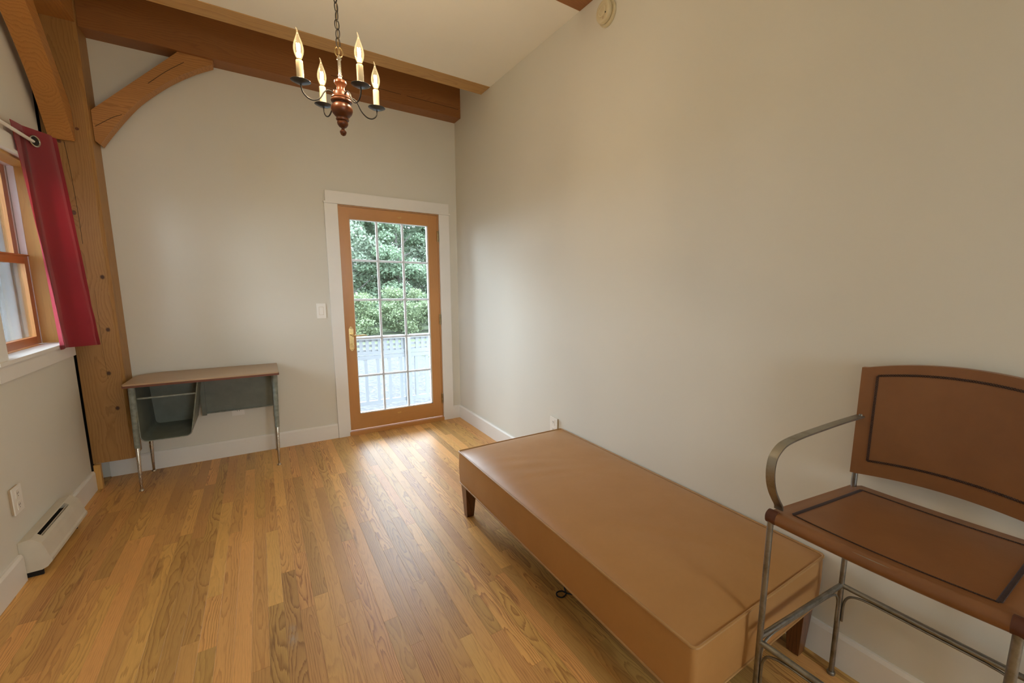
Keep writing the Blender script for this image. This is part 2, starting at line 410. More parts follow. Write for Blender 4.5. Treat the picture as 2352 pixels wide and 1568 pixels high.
# baseboards
def baseprof(bm, axis, face, sgn, a, b, t=.016, h=.135):
    poly = [(0, 0), (sgn*t, 0), (sgn*t, h-.014), (sgn*(t-.006), h), (0, h)]
    prism(bm, [(face+p[0], p[1]) for p in poly], axis, a, b); return bm
bm = nb(); baseprof(bm, 'x', 0, -1, -2.695, -1.196); struct('baseboard_back', bm, m_trim, 'white baseboard along the wall under the school desk', 'baseboard')
bm = nb(); baseprof(bm, 'x', 0, -1, -.085, -.0); struct('baseboard_back', bm, m_trim, 'short white baseboard between door casing and right corner', 'baseboard')
bm = nb(); baseprof(bm, 'y', 0, -1, YR+.14, -.016); struct('baseboard_right', bm, m_trim, 'long white baseboard under the right wall behind the bench', 'baseboard')
bm = nb(); baseprof(bm, 'y', WL, 1, -.80, -.243); struct('baseboard_left', bm, m_trim, 'white baseboard between heater and timber post', 'baseboard')
bm = nb(); baseprof(bm, 'y', WL, 1, YR+.14, -1.325); struct('baseboard_left', bm, m_trim, 'white baseboard on left wall on the near side of the heater', 'baseboard')

# floor: subfloor and oak planks
floor = struct('floor', bx(-2.95, .15, YR, .14, -.06, -.018), m_dark, 'glossy honey oak strip floor', 'floor')
PW = .0572; planks = []; rest = []
nrow = int(math.ceil((2.72)/PW)); rp = random.Random(5)
for i in range(nrow):
    x1 = -.002 - i*PW; x0 = x1 - PW
    y = -.002 - (0 if i % 2 else 0); first = True
    while y > YR+.16:
        ln = rp.uniform(.3, 1.5) if not first else rp.uniform(.15, 1.2)
        first = False
        y0 = max(y - ln, YR+.15)
        ok = False
        for px in (x0, x1):
            for t in (0, .25, .5, .75, 1):
                q = project((px, lerp(y0, y, t), 0))
                if q and -25 < q[0] < 2377 and q[1] < 1600 and q[1] > 0: ok = True
        (planks if ok else rest).append((x0, x1, y0, y))
        y = y0
def plank_bm(bm, x0, x1, y0, y1, zt=0.0):
    g, c = .00015, .00035
    lo = [(x0+g, y0+g), (x1-g, y0+g), (x1-g, y1-g), (x0+g, y1-g)]
    hi = [(x0+g+c, y0+g+c*.6), (x1-g-c, y0+g+c*.6), (x1-g-c, y1-g-c*.6), (x0+g+c, y1-g-c*.6)]
    A = [bm.verts.new((*p, -.018)) for p in lo]; B = [bm.verts.new((*p, zt-c*.7)) for p in lo]; C_ = [bm.verts.new((*p, zt)) for p in hi]
    for P0, P1 in ((A, B), (B, C_)):
        for j in range(4): bm.faces.new((P0[j], P0[(j+1) % 4], P1[(j+1) % 4], P1[j]))
    bm.faces.new(C_)
def pdist(p): return -((p[2]+p[3])/2)
planks.sort(key=lambda p: (Vector(((p[0]+p[1])/2, (p[2]+p[3])/2, 0))-Vector(CAM_POS)).length - 0.4*(p[3]-p[2]))
rest += planks[299:]; planks = planks[:299]
for x0, x1, y0, y1 in planks:
    bm = nb(); cx, cy = (x0+x1)/2, (y0+y1)/2
    plank_bm(bm, x0-cx, x1-cx, y0-cy, y1-cy, rp.uniform(-.00004, .00004))
    o = obj('plank', bm, m_oak); o.location = (cx, cy, 0); o.parent = floor
bm = nb()
for p in rest: plank_bm(bm, *p)
obj('plank_field', bm, m_oak, floor, kind='stuff')

# ================================================================ timber frame
PX0, PX1, PY = -2.729, -2.517, -.2
t = thing('timber_post', ((PX0+PX1)/2, PY/2, 0.172), 'square golden pine post standing in the left corner', 'post')
ch = .016
poly = [(PX0, PY), (PX1-ch, PY), (PX1, PY+ch), (PX1, -.001), (PX0, -.001)]
# local coords are relative to the post so that knots sit on its face
K = NT  # (material uses object coords)
post = obj('post_shaft', prism(nb(), poly, 'z', .172, HR), m_post, t)
for pts, r in (([(-2.640, PY, 2.264), (-2.632, PY, 2.124), (-2.625, PY, 1.861), (-2.624, PY, 1.645)], .0011), ([(-2.60, PY, 1.35), (-2.603, PY, 1.0), (-2.598, PY, .75)], .0006)):
    obj('drying_crack', tube(nb(), spline(pts, 4), r, 6), m_dark, t)
def disc(bm, c, r, axis, d=.0015, n=14): return lathe(bm, [(r*.2, d), (r, d), (r, -d)], c, n, axis)
for kx, kz, r in ((-2.575, 2.352, .009), (-2.661, 2.262, .009), (-2.643, 1.838, .008)):
    obj('wooden_peg', disc(nb(), (kx, PY, kz), r, 'y'), m_legwood, t)
obj('wood_block', bx(-2.722, -2.690, -.236, -.203, 0, .1715), m_jamb, label='short scrap wood block propping the foot of the corner post', cat='block', bevel=.002, at=(-2.706, -.22, 0))
# girt along the back wall
obj('timber_beam', bx(PX1+.001, -.001, -.156, -.001, 2.975, 3.27), m_beam, bevel=.004, at=(-1.26, -.08, 2.975),
    label='big brown horizontal timber beam along the back wall', cat='beam')
obj('timber_beam', bx(-2.728, PX1-.001, YR+.15, PY-.001, 2.977, 3.25), m_bracey, bevel=.008, at=(-2.62, -3.5, 2.977),
    label='timber beam running from the top of the corner post toward the viewer', cat='beam')
obj('ceiling_joist', bx(-2.515, -.002, -.79, -.622, 3.0285, 3.16), m_joist, bevel=.001, at=(-1.2, -.70, 3.03),
    label='light pine board edging the ceiling in front of the brown beam', cat='joist')
obj('ceiling_joist', bx(-2.515, -.002, -2.165, -2.0, 3.0285, 3.16), m_beam, bevel=.001, at=(-1.2, -2.08, 3.03),
    label='brown joist end at the top of the right wall near the smoke detector', cat='joist')
low = [(.003, 2.294), (.025, 2.291), (.083, 2.385), (.16, 2.5), (.238, 2.604), (.33, 2.70), (.43, 2.791), (.55, 2.881), (.655, 2.944)]
low = [(p.x, p.y) for p in spline([(a, b, 0) for a, b in low[1:]], 4)]
brace = [(.002, 2.31)] + low + [(.66, 2.9735), (.468, 2.9735), (.002, 2.497)]
obj('knee_brace', prism(nb(), [(PX1+s, z) for s, z in brace], 'y', -.132, -.04), m_brace, bevel=.002, at=(-2.3, -.09, 2.65),
    label='curved pine knee brace under the beam along the back wall', cat='brace')
obj('knee_brace', prism(nb(), [(PY-s, z+(.002 if z > 2.96 else -.022)) for s, z in brace], 'x', -2.698, -2.588), m_bracey, bevel=.006, at=(-2.64, -.5, 2.6),
    label='orange pine knee brace rising toward the viewer above the red curtain', cat='brace')
for pts in ([(-2.505, -.1325, 2.40), (-2.42, -.1325, 2.47), (-2.37, -.1325, 2.50)], [(-2.22, -.1325, 2.73), (-2.12, -.1325, 2.83), (-2.02, -.1325, 2.915)]):
    c = obj('drying_crack', tube(nb(), spline(pts, 4), .0014, 6), m_dark, bpy.data.objects['knee_brace'])
for pts in ([(-1.1, -.1565, 3.065), (-.9, -.1565, 3.06), (-.55, -.1565, 3.055)], [(-.5, -.1565, 3.055), (-.2, -.1565, 3.052), (-.02, -.1565, 3.05)]):
    obj('drying_crack', tube(nb(), pts, .0014, 6), m_dark, bpy.data.objects['timber_beam'])

# ================================================================ door
door = thing('door_1', (-.645, 0, 0), 'glazed golden wood exterior door in white casing', 'door', kind='structure')
DL, DR, DB, DT = -1.0865, -.2037, .046, 2.079
GL, GR, GB, GT = -1.0, -.296, .193, 1.977
Y0, Y1 = .000, .044
obj('stile', bx(DL, GL, Y0, Y1, DB, DT), m_fir, door, bevel=.0015)
obj('stile', bx(GR, DR, Y0, Y1, DB, DT), m_fir, door, bevel=.0015)
obj('rail', bx(GL, GR, Y0, Y1, GT, DT), m_firx, door, bevel=.0015)
obj('rail', bx(GL, GR, Y0, Y1, DB, GB), m_firx, door, bevel=.0015)
bm = nb()                                     # pale glazing bead round the glass
for a in ((GL, GL+.006, GB, GT), (GR-.012, GR, GB, GT), (GL, GR, GB, GB+.008), (GL, GR, GT-.006, GT)):
    box(bm, a[0], a[1], .008, .040, a[2], a[3])
obj('glazing_bead', bm, m_trimcool, door)
obj('glass_pane', bx(GL+.004, GR-.004, .020, .023, GB+.004, GT-.004), m_glass, door)
gw = .0100
for i in (1, 2):
    x = lerp(GL, GR-.008, i/3); obj('muntin', bx(x-gw, x+gw, .0235, .034, GB+.006, GT-.006), m_trimcool, door, bevel=.003)
for i in range(1, 5):
    z = lerp(GB, GT, i/5); obj('muntin', bx(GL+.006, GR-.012, .0245, .035, z-gw, z+gw), m_trimcool, door, bevel=.003)
for z in (1.883, 1.061, .235):
    h = obj('hinge', cyl(nb(), (-.2015, -.009, z-.052), (-.2015, -.009, z+.052), .0085, 12), m_brassd, door, smooth=True)
    obj('hinge_leaf', bx(-.203, -.193, -.003, .03, z-.05, z+.05), m_brassd, h)
hp = obj('handle_plate', prism(nb(), [(-1.058, .82), (-1.058, 1.0), (-1.050, 1.008), (-1.047, 1.018), (-1.038, 1.024), (-1.029, 1.018), (-1.026, 1.008), (-1.018, 1.0), (-1.018, .82), (-1.026, .812), (-1.029, .803), (-1.038, .797), (-1.047, .803), (-1.050, .812)], 'y', -.006, 0), m_brass, door, bevel=.0015)
obj('lever', tube(nb(), spline([(-1.038, -.004, .949), (-1.038, -.045, .949), (-1.025, -.056, .947), (-1.0, -.055, .942), (-.965, -.053, .944), (-.935, -.05, .945), (-.915, -.05, .940)], 6), [.009]*7+[.008]*6+[.007]*12+[.0055]*12, 10), m_brass, hp, smooth=True)
obj('thumb_turn', bx(-1.041, -1.034, -.024, -.006, .838, .866), m_brass, hp, bevel=.002)
obj('turn_collar', lathe(nb(), [(.014, -.011), (.016, -.006), (.016, -.004)], (-1.038, 0, .852), 18, 'y'), m_brass, hp, smooth=True)
for z in (1.010, .811): obj('screw', lathe(nb(), [(.001, -.0075), (.004, -.007), (.004, -.005)], (-1.038, 0, z), 10, 'y'), m_brassd, hp)
for cx_, cz in ((-.562, 2.028), (-.638, .150)): obj('paint_chip', prism(nb(), [(cx_-.020, cz-.004), (cx_-.007, cz-.009), (cx_+.009, cz-.006), (cx_+.019, cz+.003), (cx_+.01, cz+.010), (cx_-.007, cz+.006), (cx_-.019, cz+.007)], 'y', -.0006, .001), m_jamb, door)
obj('threshold', bx(-1.099, -.191, -.028, .13, 0, .036), m_firx, door, bevel=.004)
obj('door_jamb', box(box(box(nb(), -1.099, -1.0885, -.0, .13, .036, 2.091), -.2015, -.191, -.0, .13, .036, 2.091), -1.0885, -.2015, 0, .13, 2.082, 2.091), m_fir, door)
struct('trim_2', bx(-1.193, -1.090, -.019, -.0005, 0, 2.092), m_trim, 'white door casing board on the handle side', 'trim', bevel=.002)
struct('trim_3', bx(-.190, -.086, -.019, -.0005, 0, 2.092), m_trim, 'white door casing board on the hinge side', 'trim', bevel=.002)
tr = struct('trim_4', bx(-1.184, -.090, -.023, -.0005, 2.108, 2.197), m_trim, 'white head casing above the door', 'trim', bevel=.002)
obj('fillet_strip', bx(-1.198, -.078, -.032, -.0005, 2.0925, 2.1075), m_trim, tr, bevel=.004)

# light switch by the door
sw = obj('light_switch', bx(-1.303, -1.232, -.007, -.0005, 1.107, 1.236), m_plate, bevel=.0025, label='white rocker light switch on the wall left of the door', cat='switch', at=(-1.267, 0, 1.17))
obj('rocker_gap', bx(-1.2855, -1.2495, -.0074, -.007, 1.1365, 1.2065), m_tan, sw)
obj('rocker', bx(-1.284, -1.251, -.0095, -.006, 1.138, 1.205), m_plate, sw, bevel=.002)
for z in (1.125, 1.218): obj('screw', lathe(nb(), [(.001, -.0072), (.003, -.007), (.003, -.005)], (-1.267, 0, z), 8, 'y'), m_plate, sw)

# outlets
def outlet(x, yc, zc, sgn, label, side):
    r = thing('wall_outlet', (x, yc, zc), label, 'outlet')
    f = lambda a, b: (min(x+sgn*a, x+sgn*b), max(x+sgn*a, x+sgn*b))
    obj('outlet_box', bx(*f(.0005, .010), yc-.040, yc+.040, zc-.060, zc+.060), m_tan, r)
    obj('cover_plate', bx(*f(.010, .0145), yc-.0445, yc+.0445, zc-.0635, zc+.0635), m_plate, r, bevel=.002)
    for dz in (-.028, .028):
        s_ = obj('socket', bx(*f(.0145, .0165), yc-.017, yc+.017, zc+dz-.020, zc+dz+.020), m_plate, r, bevel=.003)
        for dy in (-.006, .006): obj('slot', bx(*f(.0165, .0169), yc+dy-.0013, yc+dy+.0013, zc+dz-.002, zc+dz+.008), m_dark, s_)
        obj('slot', bx(*f(.0165, .0169), yc-.002, yc+.002, zc+dz-.012, zc+dz-.008), m_dark, s_)
outlet(0, -1.791, .405, -1, 'white outlet plate on right wall above the far end of the bench', 1)
outlet(WL, -1.275, .388, 1, 'white outlet plate on left wall above the baseboard heater', -1)

ol = obj('wall_outlet', bx(-1.961, -1.878, -.006, -.0005, .334, .458), m_plate, bevel=.002, label='white outlet plate on back wall half hidden behind the school desk', cat='outlet', at=(-1.919, 0, .40))
for zc in (.370, .426):
    so = obj('socket', bx(-1.936, -1.902, -.008, -.006, zc-.018, zc+.018), m_plate, ol, bevel=.002)
    for dx in (-.006, .006): obj('slot', bx(-1.919+dx-.0012, -1.919+dx+.0012, -.0084, -.008, zc-.002, zc+.007), m_dark, so)

# ================================================================ smoke detector
c = (0, -2.258, 2.894)
r = thing('smoke_detector', c, 'round ivory smoke detector high on the right wall', 'smoke detector')
obj('base_ring', lathe(nb(), [(.064, -.0005), (.066, -.006), (.064, -.014), (.058, -.016)], c, 36, 'x'), m_ivory, r, smooth=True)
obj('body', lathe(nb(), [(.050, -.016), (.056, -.022), (.058, -.034), (.054, -.042), (.046, -.045), (.036, -.045), (.033, -.043), (.0, -.043)], c, 36, 'x'), m_ivory, r, smooth=True)
obj('sounder_ring', lathe(nb(), [(.030, -.0425), (.029, -.0455), (.027, -.0465), (.020, -.0465), (.018, -.0445), (.0, -.0445)], (0, c[1]+.004, c[2]+.002), 28, 'x'), m_ivory, r, smooth=True)
obj('indicator', lathe(nb(), [(.0038, -.0435), (.0038, -.0458), (.0, -.0458)], (0, -2.285, 2.878), 12, 'x'), m_dark, r)
obj('vent_slot', bx(-.0462, -.0435, -2.272, -2.262, 2.852, 2.864), m_tan, r)

# ================================================================ window in the left wall
win = thing('window_1', (WL, -.755, 1.03), 'double-hung window with golden wood sashes in white casing', 'window', kind='structure')
OY0, OY1, OZ0, OZ1 = -1.145, -.365, 1.020, 2.065
obj('casing', bx(WL+.0005, WL+.020, OY0-.10, OY0, 1.034, OZ1), m_trim, win, bevel=.002)
obj('casing', bx(WL+.0005, WL+.020, OY1, OY1+.10, 1.034, OZ1), m_trim, win, bevel=.002)
hc = obj('head_casing', bx(WL+.0005, WL+.024, OY0-.105, OY1+.105, OZ1+.012, OZ1+.09), m_trim, win, bevel=.002)
obj('fillet_strip', bx(WL+.0005, WL+.033, OY0-.115, OY1+.115, OZ1-.002, OZ1+.012), m_trim, hc, bevel=.004)
obj('stool', bx(WL-.06, WL+.034, OY0-.125, OY1+.125, 1.016, 1.034), m_trim, win, bevel=.005)
obj('apron', bx(WL+.0005, WL+.018, OY0-.10, OY1+.10, .936, 1.0155), m_trim, win, bevel=.002)
for y0, y1 in ((OY0-.0, OY0+.014), (OY1-.014, OY1)):
    obj('jamb_liner', bx(WL-.054, WL, y0, y1, 1.034, OZ1), m_jamb, win)
    obj('jamb_liner', bx(WL-.085, WL-.0545, y0+(.0 if y0 < -1 else .002), y1-(.002 if y0 < -1 else 0), 1.034, OZ1), m_jamb, win)
    obj('sash_track', bx(WL-.112, WL-.0855, y0, y1, 1.034, OZ1), m_trimcool, win)
    obj('sash_track', bx(WL-.15, WL-.117, y0-.0, y1+.0, 1.034, OZ1), m_trim, win)
obj('head_jamb', bx(WL-.085, WL, OY0, OY1, OZ1-.014, OZ1), m_jamb, win)
obj('head_track', bx(WL-.15, WL-.0855, OY0, OY1, OZ1-.012, OZ1), m_trimcool, win)
obj('sill', bx(WL-.20, WL-.06, OY0, OY1, 1.0, 1.028), m_jamb, win)
def sash(nm, xf, z0, z1, rb, rt, st=.052):
    y0, y1 = OY0+.016, OY1-.016; xb = xf-.030
    s_ = obj(nm, bx(xb, xf, y1-st, y1, z0, z1), m_fir, win, bevel=.002)
    obj('stile', bx(xb, xf, y0, y0+st, z0, z1), m_fir, s_, bevel=.002)
    obj('rail', bx(xb, xf, y0+st, y1-st, z0, z0+rb), m_firy, s_, bevel=.002)
    obj('rail', bx(xb, xf, y0+st, y1-st, z1-rt, z1), m_firy, s_, bevel=.002)
    obj('glass_pane', bx(xb+.012, xb+.015, y0+st, y1-st, z0+rb, z1-rt), m_glass, s_)
    return s_
ls = sash('lower_sash', WL-.088, 1.034, 1.548, .045, .044)
obj('sash_lip', bx(WL-.118, WL-.080, OY0+.016, OY1-.016, 1.548, 1.556), m_firy, ls, bevel=.001)
sash('upper_sash', WL-.121, 1.515, 2.053, .040, .05)
for i, (a, b, m_) in enumerate(((.155, .185, m_trimcool), (.19, .215, m_trim), (.22, .25, m_trimcool))):   # outer jamb seen through the glass
    obj('outer_casing', bx(WL-b, WL-a, OY1-.012-.012*(2-i), OY1+.1, 1.0, 2.1), m_, win)

# curtain, rod
rod = thing('curtain_rod', (-2.668, -.9, 2.152), 'white curtain rod above the window', 'rod')
obj('rod_tube', cyl(nb(), (-2.668, -1.9, 2.155), (-2.668, -.56, 2.160), .0085, 14), m_trim, rod, smooth=True)
obj('bracket', tube(nb(), [(WL+.001, -1.32, 2.158), (-2.673, -1.32, 2.158)], .006, 10), m_trim, rod, smooth=True)
cur = thing('curtain', (-2.67, -.45, 1.0), 'red grommet curtain panel gathered beside the timber post', 'curtain')
zt, zb_ = 2.225, 1.012
topP = [(-2.698, -.742), (-2.690, -.668), (-2.688, -.640), (-2.628, -.512), (-2.622, -.485), (-2.634, -.462), (-2.617, -.440), (-2.64, -.42)]
botP = [(-2.690, -.520), (-2.694, -.500), (-2.686, -.470), (-2.592, -.388), (-2.586, -.372), (-2.606, -.350), (-2.586, -.330), (-2.62, -.31)]
def curt(u, v):
    n_ = len(topP)-1; f_ = min(u*n_, n_-1e-6); i = int(f_); q = f_-i
    tx, ty = lerp(topP[i][0], topP[i+1][0], q), lerp(topP[i][1], topP[i+1][1], q)
    bx_, by = lerp(botP[i][0], botP[i+1][0], q), lerp(botP[i][1], botP[i+1][1], q)
    s_ = v; wob = .004*math.sin(v*19+u*3)*math.sin(u*9)*v + .0035*math.sin(v*46+2*math.sin(u*7))*max(0, v-.55)*2
    x, y = lerp(tx, bx_, s_), lerp(ty, by, s_**.9)
    return (x+wob*.4, y-abs(wob), lerp(zt, zb_, v)+(.02*u-.012)*(1-v)*.0 - .012*u*v)
bm = nb(); grid(bm, curt, 42, 40)
bmesh.ops.recalc_face_normals(bm, faces=bm.faces)
sol = bmesh.ops.solidify(bm, geom=bm.faces[:], thickness=.0022)
obj('cloth', bm, m_curtain, cur, smooth=True)
bm = nb()                                     # pleat behind, lit by the window
def curt2(u, v):
    A = lerp(-2.690, -2.694, v)+.005*math.sin(u*6.0); B = lerp(-.68, -.575, v)+u*.14
    return (A+.03*u*0, B, lerp(zt-.03, zb_-.006, v))
grid(bm, curt2, 14, 24); bmesh.ops.solidify(bm, geom=bm.faces[:], thickness=.0018)
obj('back_pleat', bm, m_curtain, cur, smooth=True)
nrm = Vector((-.42, -.9, 0)).normalized(); gc = Vector((-2.664, -.592, 2.162))
def ringpts(c, nrm, r, n=28):
    a = nrm.cross(Vector((0, 0, 1))).normalized(); b = nrm.cross(a)
    return [c+(a*math.cos(2*math.pi*i/n)+b*math.sin(2*math.pi*i/n))*r for i in range(n)]
gf = Vector((.905, -.425, 0)).normalized()
gr = obj('grommet', tube(nb(), ringpts(gc+gf*.004, gf, .027), .0042, 8, True), m_grommet, cur, smooth=True)
obj('grommet_hole', tube(nb(), [gc+gf*.0015, gc+gf*.0035], .024, 24), m_dark, gr)

# ================================================================ baseboard heater
hx = WL+.001
prof = [(0, .03), (.062, .032), (.082, .042), (.100, .066), (.100, .080), (.094, .090), (.082, .140), (.074, .166), (.042, .196), (.004, .188), (0, .188)]
ht = thing('baseboard_heater', (hx, -1.06, 0), 'short cream electric baseboard heater under the left outlet', 'heater')
H0, H1 = -1.318, -.80
obj('end_cap', prism(nb(), [(hx+a, z) for a, z in prof], 'y', H0, H0+.06), m_heater, ht, bevel=.0015)
obj('end_cap', prism(nb(), [(hx+a, z) for a, z in prof], 'y', H1-.10, H1), m_heater, ht, bevel=.0015)
fr = [(.100, .080), (.094, .090), (.082, .140), (.074, .166), (.062, .177), (.060, .1745), (.071, .164), (.079, .139), (.091, .09), (.098, .080)]
obj('front_panel', prism(nb(), [(hx+a, z) for a, z in fr], 'y', H0+.06, H1-.10), m_heater, ht)
tp = [(0, .188), (.004, .188), (.042, .196), (.046, .1925), (.042, .191), (.004, .184), (0, .184)]
obj('top_panel', prism(nb(), [(hx+a, z) for a, z in tp], 'y', H0+.06, H1-.10), m_heater, ht)
obj('bottom_panel', prism(nb(), [(hx+a, z) for a, z in [(0, .03), (.062, .032), (.082, .042), (.100, .066), (.1, .08), (.097, .08), (.097, .067), (.08, .045), (.061, .035), (0, .033)]], 'y', H0+.06, H1-.10), m_heater, ht)
obj('element', cyl(nb(), (hx+.05, H0+.06, .12), (hx+.05, H1-.10, .12), .012, 12), m_tan, ht, smooth=True)
obj('deflector', bx(hx+.052, hx+.056, H0+.06, H1-.10, .14, .178), m_heater, ht)
obj('painted_inner_shade', prism(nb(), [(hx+.006, .165), (hx+.05, .165), (hx+.05, .16), (hx+.006, .16)], 'y', H0+.06, H1-.10), m_dark, ht)  # dark sheets added so the open slot looks shaded inside
obj('painted_inner_shade', prism(nb(), [(hx+.056, .155), (hx+.075, .150), (hx+.075, .146), (hx+.056, .15)], 'y', H0+.06, H1-.10), m_dark, ht)
obj('back_liner', bx(hx+.001, hx+.006, H0+.06, H1-.10, .04, .183), m_dark, ht)  # liner coloured dark to stand in for shade inside the heater
for y in (H0+.02, H1-.03): obj('foot', bx(hx+.005, hx+.06, y-.005, y+.005, 0, .034), m_dark, ht)

# ================================================================ school desk
dk = thing('school_desk', (-2.06, -.23, 0), 'old school desk with grey-green metal book box and worn top', 'desk')
ZT = .744
outl = [(-2.482, -.455), (-1.634, -.455), (-1.628, -.44), (-1.628, -.022), (-1.634, -.016), (-2.33, -.016), (-2.40, -.040), (-2.455, -.085), (-2.478, -.13), (-2.488, -.44)]
obj('desktop', prism(nb(), outl, 'z', ZT-.012, ZT), m_desk, dk, bevel=.003)
cxy = (-2.06, -.24)
obj('edge_band', prism(nb(), [(x+(-.0015 if x < -2.06 else .0015), y+(-.0015 if y < -.3 else .0008)) for x, y in outl], 'z', ZT-.024, ZT-.0095), m_deskedge, dk, bevel=.003)
def ushape(xl0, xr0, xl1, xr1, zt_, zb, r, n=6):
    """open-topped box outline: left top, rounded bottom corners, right top"""
    pts = [(xl0, zt_)]
    for i in range(n+1):
        a = math.pi + (math.pi/2)*i/n; pts.append((xl1+r+r*math.cos(a), zb+r+r*math.sin(a)))
    for i in range(n+1):
        a = 1.5*math.pi + (math.pi/2)*i/n; pts.append((xr1-r+r*math.cos(a), zb+r+r*math.sin(a)))
    pts.append((xr0, zt_)); return pts
fo = ushape(-2.440, -2.112, -2.440, -2.172, .719, .336, .035); bo = ushape(-2.425, -2.117, -2.412, -2.166, .719, .366, .03)
YF, YB = -.405, -.06
bm = nb()
vs = []
for t_ in (0, .33, .66, 1): vs.append([bm.verts.new((lerp(a[0], b[0], t_), lerp(YF, YB, t_), lerp(a[1], b[1], t_))) for a, b in zip(fo, bo)])
for A, B in zip(vs, vs[1:]):
    for j in range(len(A)-1): bm.faces.new((A[j], A[j+1], B[j+1], B[j]))
bm.faces.new(vs[-1][::-1])
bmesh.ops.recalc_face_normals(bm, faces=bm.faces)
bmesh.ops.solidify(bm, geom=bm.faces[:], thickness=-.0025)
bb = obj('book_box', bm, m_green, dk, smooth=True)
obj('rim', tube(nb(), [(x, YF, z) for x, z in fo], .0032, 8), m_greenb, bb, smooth=True)
obj('pencil_ledge', bx(-2.434, -2.129, -.399, -.385, .628, .638), m_greenb, bb, bevel=.002)
obj('back_emboss', prism(nb(), ushape(-2.41, -2.14, -2.402, -2.19, .70, .395, .03), 'y', -.0665, -.0635), m_green, bb)
mp = obj('modesty_panel', bx(-2.118, -1.676, -.066, -.062, .394, .719), m_green, dk)
obj('panel_lip', bx(-2.118, -1.676, -.078, -.066, .394, .402), m_greenb, mp)
obj('panel_flange', bx(-2.140, -2.112, -.085, -.067, .385, .719), m_green, mp)
def desk_leg(tx, ty, fx, fy, zj, w0=.016, w1=.013):
    T_, F_ = Vector((tx, ty, .719)), Vector((fx, fy, .006))
    J = T_.lerp(F_, (.719-zj)/.713)
    l = obj('leg', tube(nb(), [T_, J], [w0*1.15, w1*1.15], 14), m_greenb, dk, smooth=True)
    obj('chrome_tube', tube(nb(), [J+Vector((0, 0, .004)), J, F_], [w1*.85, w1*1.0, .0075], 14), m_chrome, l, smooth=True)
    obj('glide', lathe(nb(), [(.006, .016), (.012, .009), (.0145, .003), (.0145, 0)], (fx, fy, 0), 16), m_chrome, l, smooth=True)
desk_leg(-2.452, -.40, -2.466, -.42, .300)
desk_leg(-1.655, -.40, -1.674, -.42, .305)
desk_leg(-2.440, -.075, -2.459, -.045, .300)
desk_leg(-1.655, -.075, -1.674, -.045, .300)
for x0, x1 in ((-2.462, -2.4425), (-1.676, -1.650)):
    obj('side_channel', bx(x0, x1, -.405, -.07, .640, .719), m_greenb, dk, bevel=.003)

# ================================================================ bench
BX0, BX1, BY0, BY1, BZ0, BZ1 = -.776, -.014, -3.602, -1.886, .213, .410
bn = thing('leather_bench', ((BX0+BX1)/2, (BY0+BY1)/2, 0), 'long tan leather bench with piping along the right wall', 'bench')
def rrect(x0, x1, y0, y1, r, n=5):
    out = []
    for cx, cy, a0 in ((x1-r, y1-r, 0), (x0+r, y1-r, 90), (x0+r, y0+r, 180), (x1-r, y0+r, 270)):
        for i in range(n+1):
            a = math.radians(a0+90*i/n); out.append((cx+r*math.cos(a), cy+r*math.sin(a)))
    return out
bm = nb(); prof_ = [(0, BZ0), (.002, BZ0+.02), (.005, lerp(BZ0, BZ1, .5)), (.003, BZ1-.02), (0, BZ1)]
rings = []
for d_, z in prof_:
    rings.append([bm.verts.new((x, y, z)) for x, y in rrect(BX0-d_, BX1+min(d_, .003), BY0-d_, BY1+d_, .018)])
for A, B in zip(rings, rings[1:]):
    n_ = len(A)
    for j in range(n_): bm.faces.new((A[j], A[(j+1) % n_], B[(j+1) % n_], B[j]))
bm.faces.new(rings[0])
obj('body', bm, m_bench, bn, smooth=True)
def crown(u, v):
    a, b = 2*u-1, 2*v-1
    h = .040*(1-abs(a)**2.6)**.75*(1-abs(b)**7)**.8
    x, y = lerp(BX0+.003, BX1-.003, u), lerp(BY0+.003, BY1-.003, v)
    # soft creases from people sitting
    wr = 0
    for (cx, cy, ang, am, w) in ((-.60, -2.35, .5, .0026, .045), (-.55, -2.5, .35, .0022, .04), (-.62, -2.22, .55, .0018, .035), (-.30, -2.6, -.2, .0015, .06), (-.45, -3.2, .9, .002, .05), (-.33, -3.40, 1.0, .0022, .03)):
        dx, dy = x-cx, y-cy; p = dx*math.sin(ang)+dy*math.cos(ang); q = dx*math.cos(ang)-dy*math.sin(ang)
        wr += am*math.exp(-(p/w)**2)*math.exp(-(q/.22)**2)*math.sin(p/w*2.2)
    return (x, y, BZ1+h+wr*(1-abs(a)**6)*(1-abs(b)**12))
def warp01(t): return .5-.5*math.cos(math.pi*t) if False else t
def wcrown(u, v):
    e = lambda t: .5*(1-math.cos(math.pi*t))*.5+t*.5
    return crown(e(u), e(v))
bm = nb(); grid(bm, wcrown, 40, 90)
obj('seat_cushion', bm, m_bench, bn, smooth=True)
bm = nb(); tube(bm, [(x, y, BZ1+.001) for x, y in rrect(BX0-.003, BX1+.002, BY0-.003, BY1+.003, .018)], .0048, 8, True)
obj('piping', bm, m_pipe, bn, smooth=True)
bm = nb(); tube(bm, [(x, y, BZ0+.002) for x, y in rrect(BX0-.001, BX1+.002, BY0-.001, BY1+.001, .018)], .0040, 8, True)
obj('piping', bm, m_pipe, bn, smooth=True)
obj('bottom_cloth', bx(BX0+.012, BX1-.012, BY0+.012, BY1-.012, BZ0-.004, BZ0-.0005), m_dark, bn)
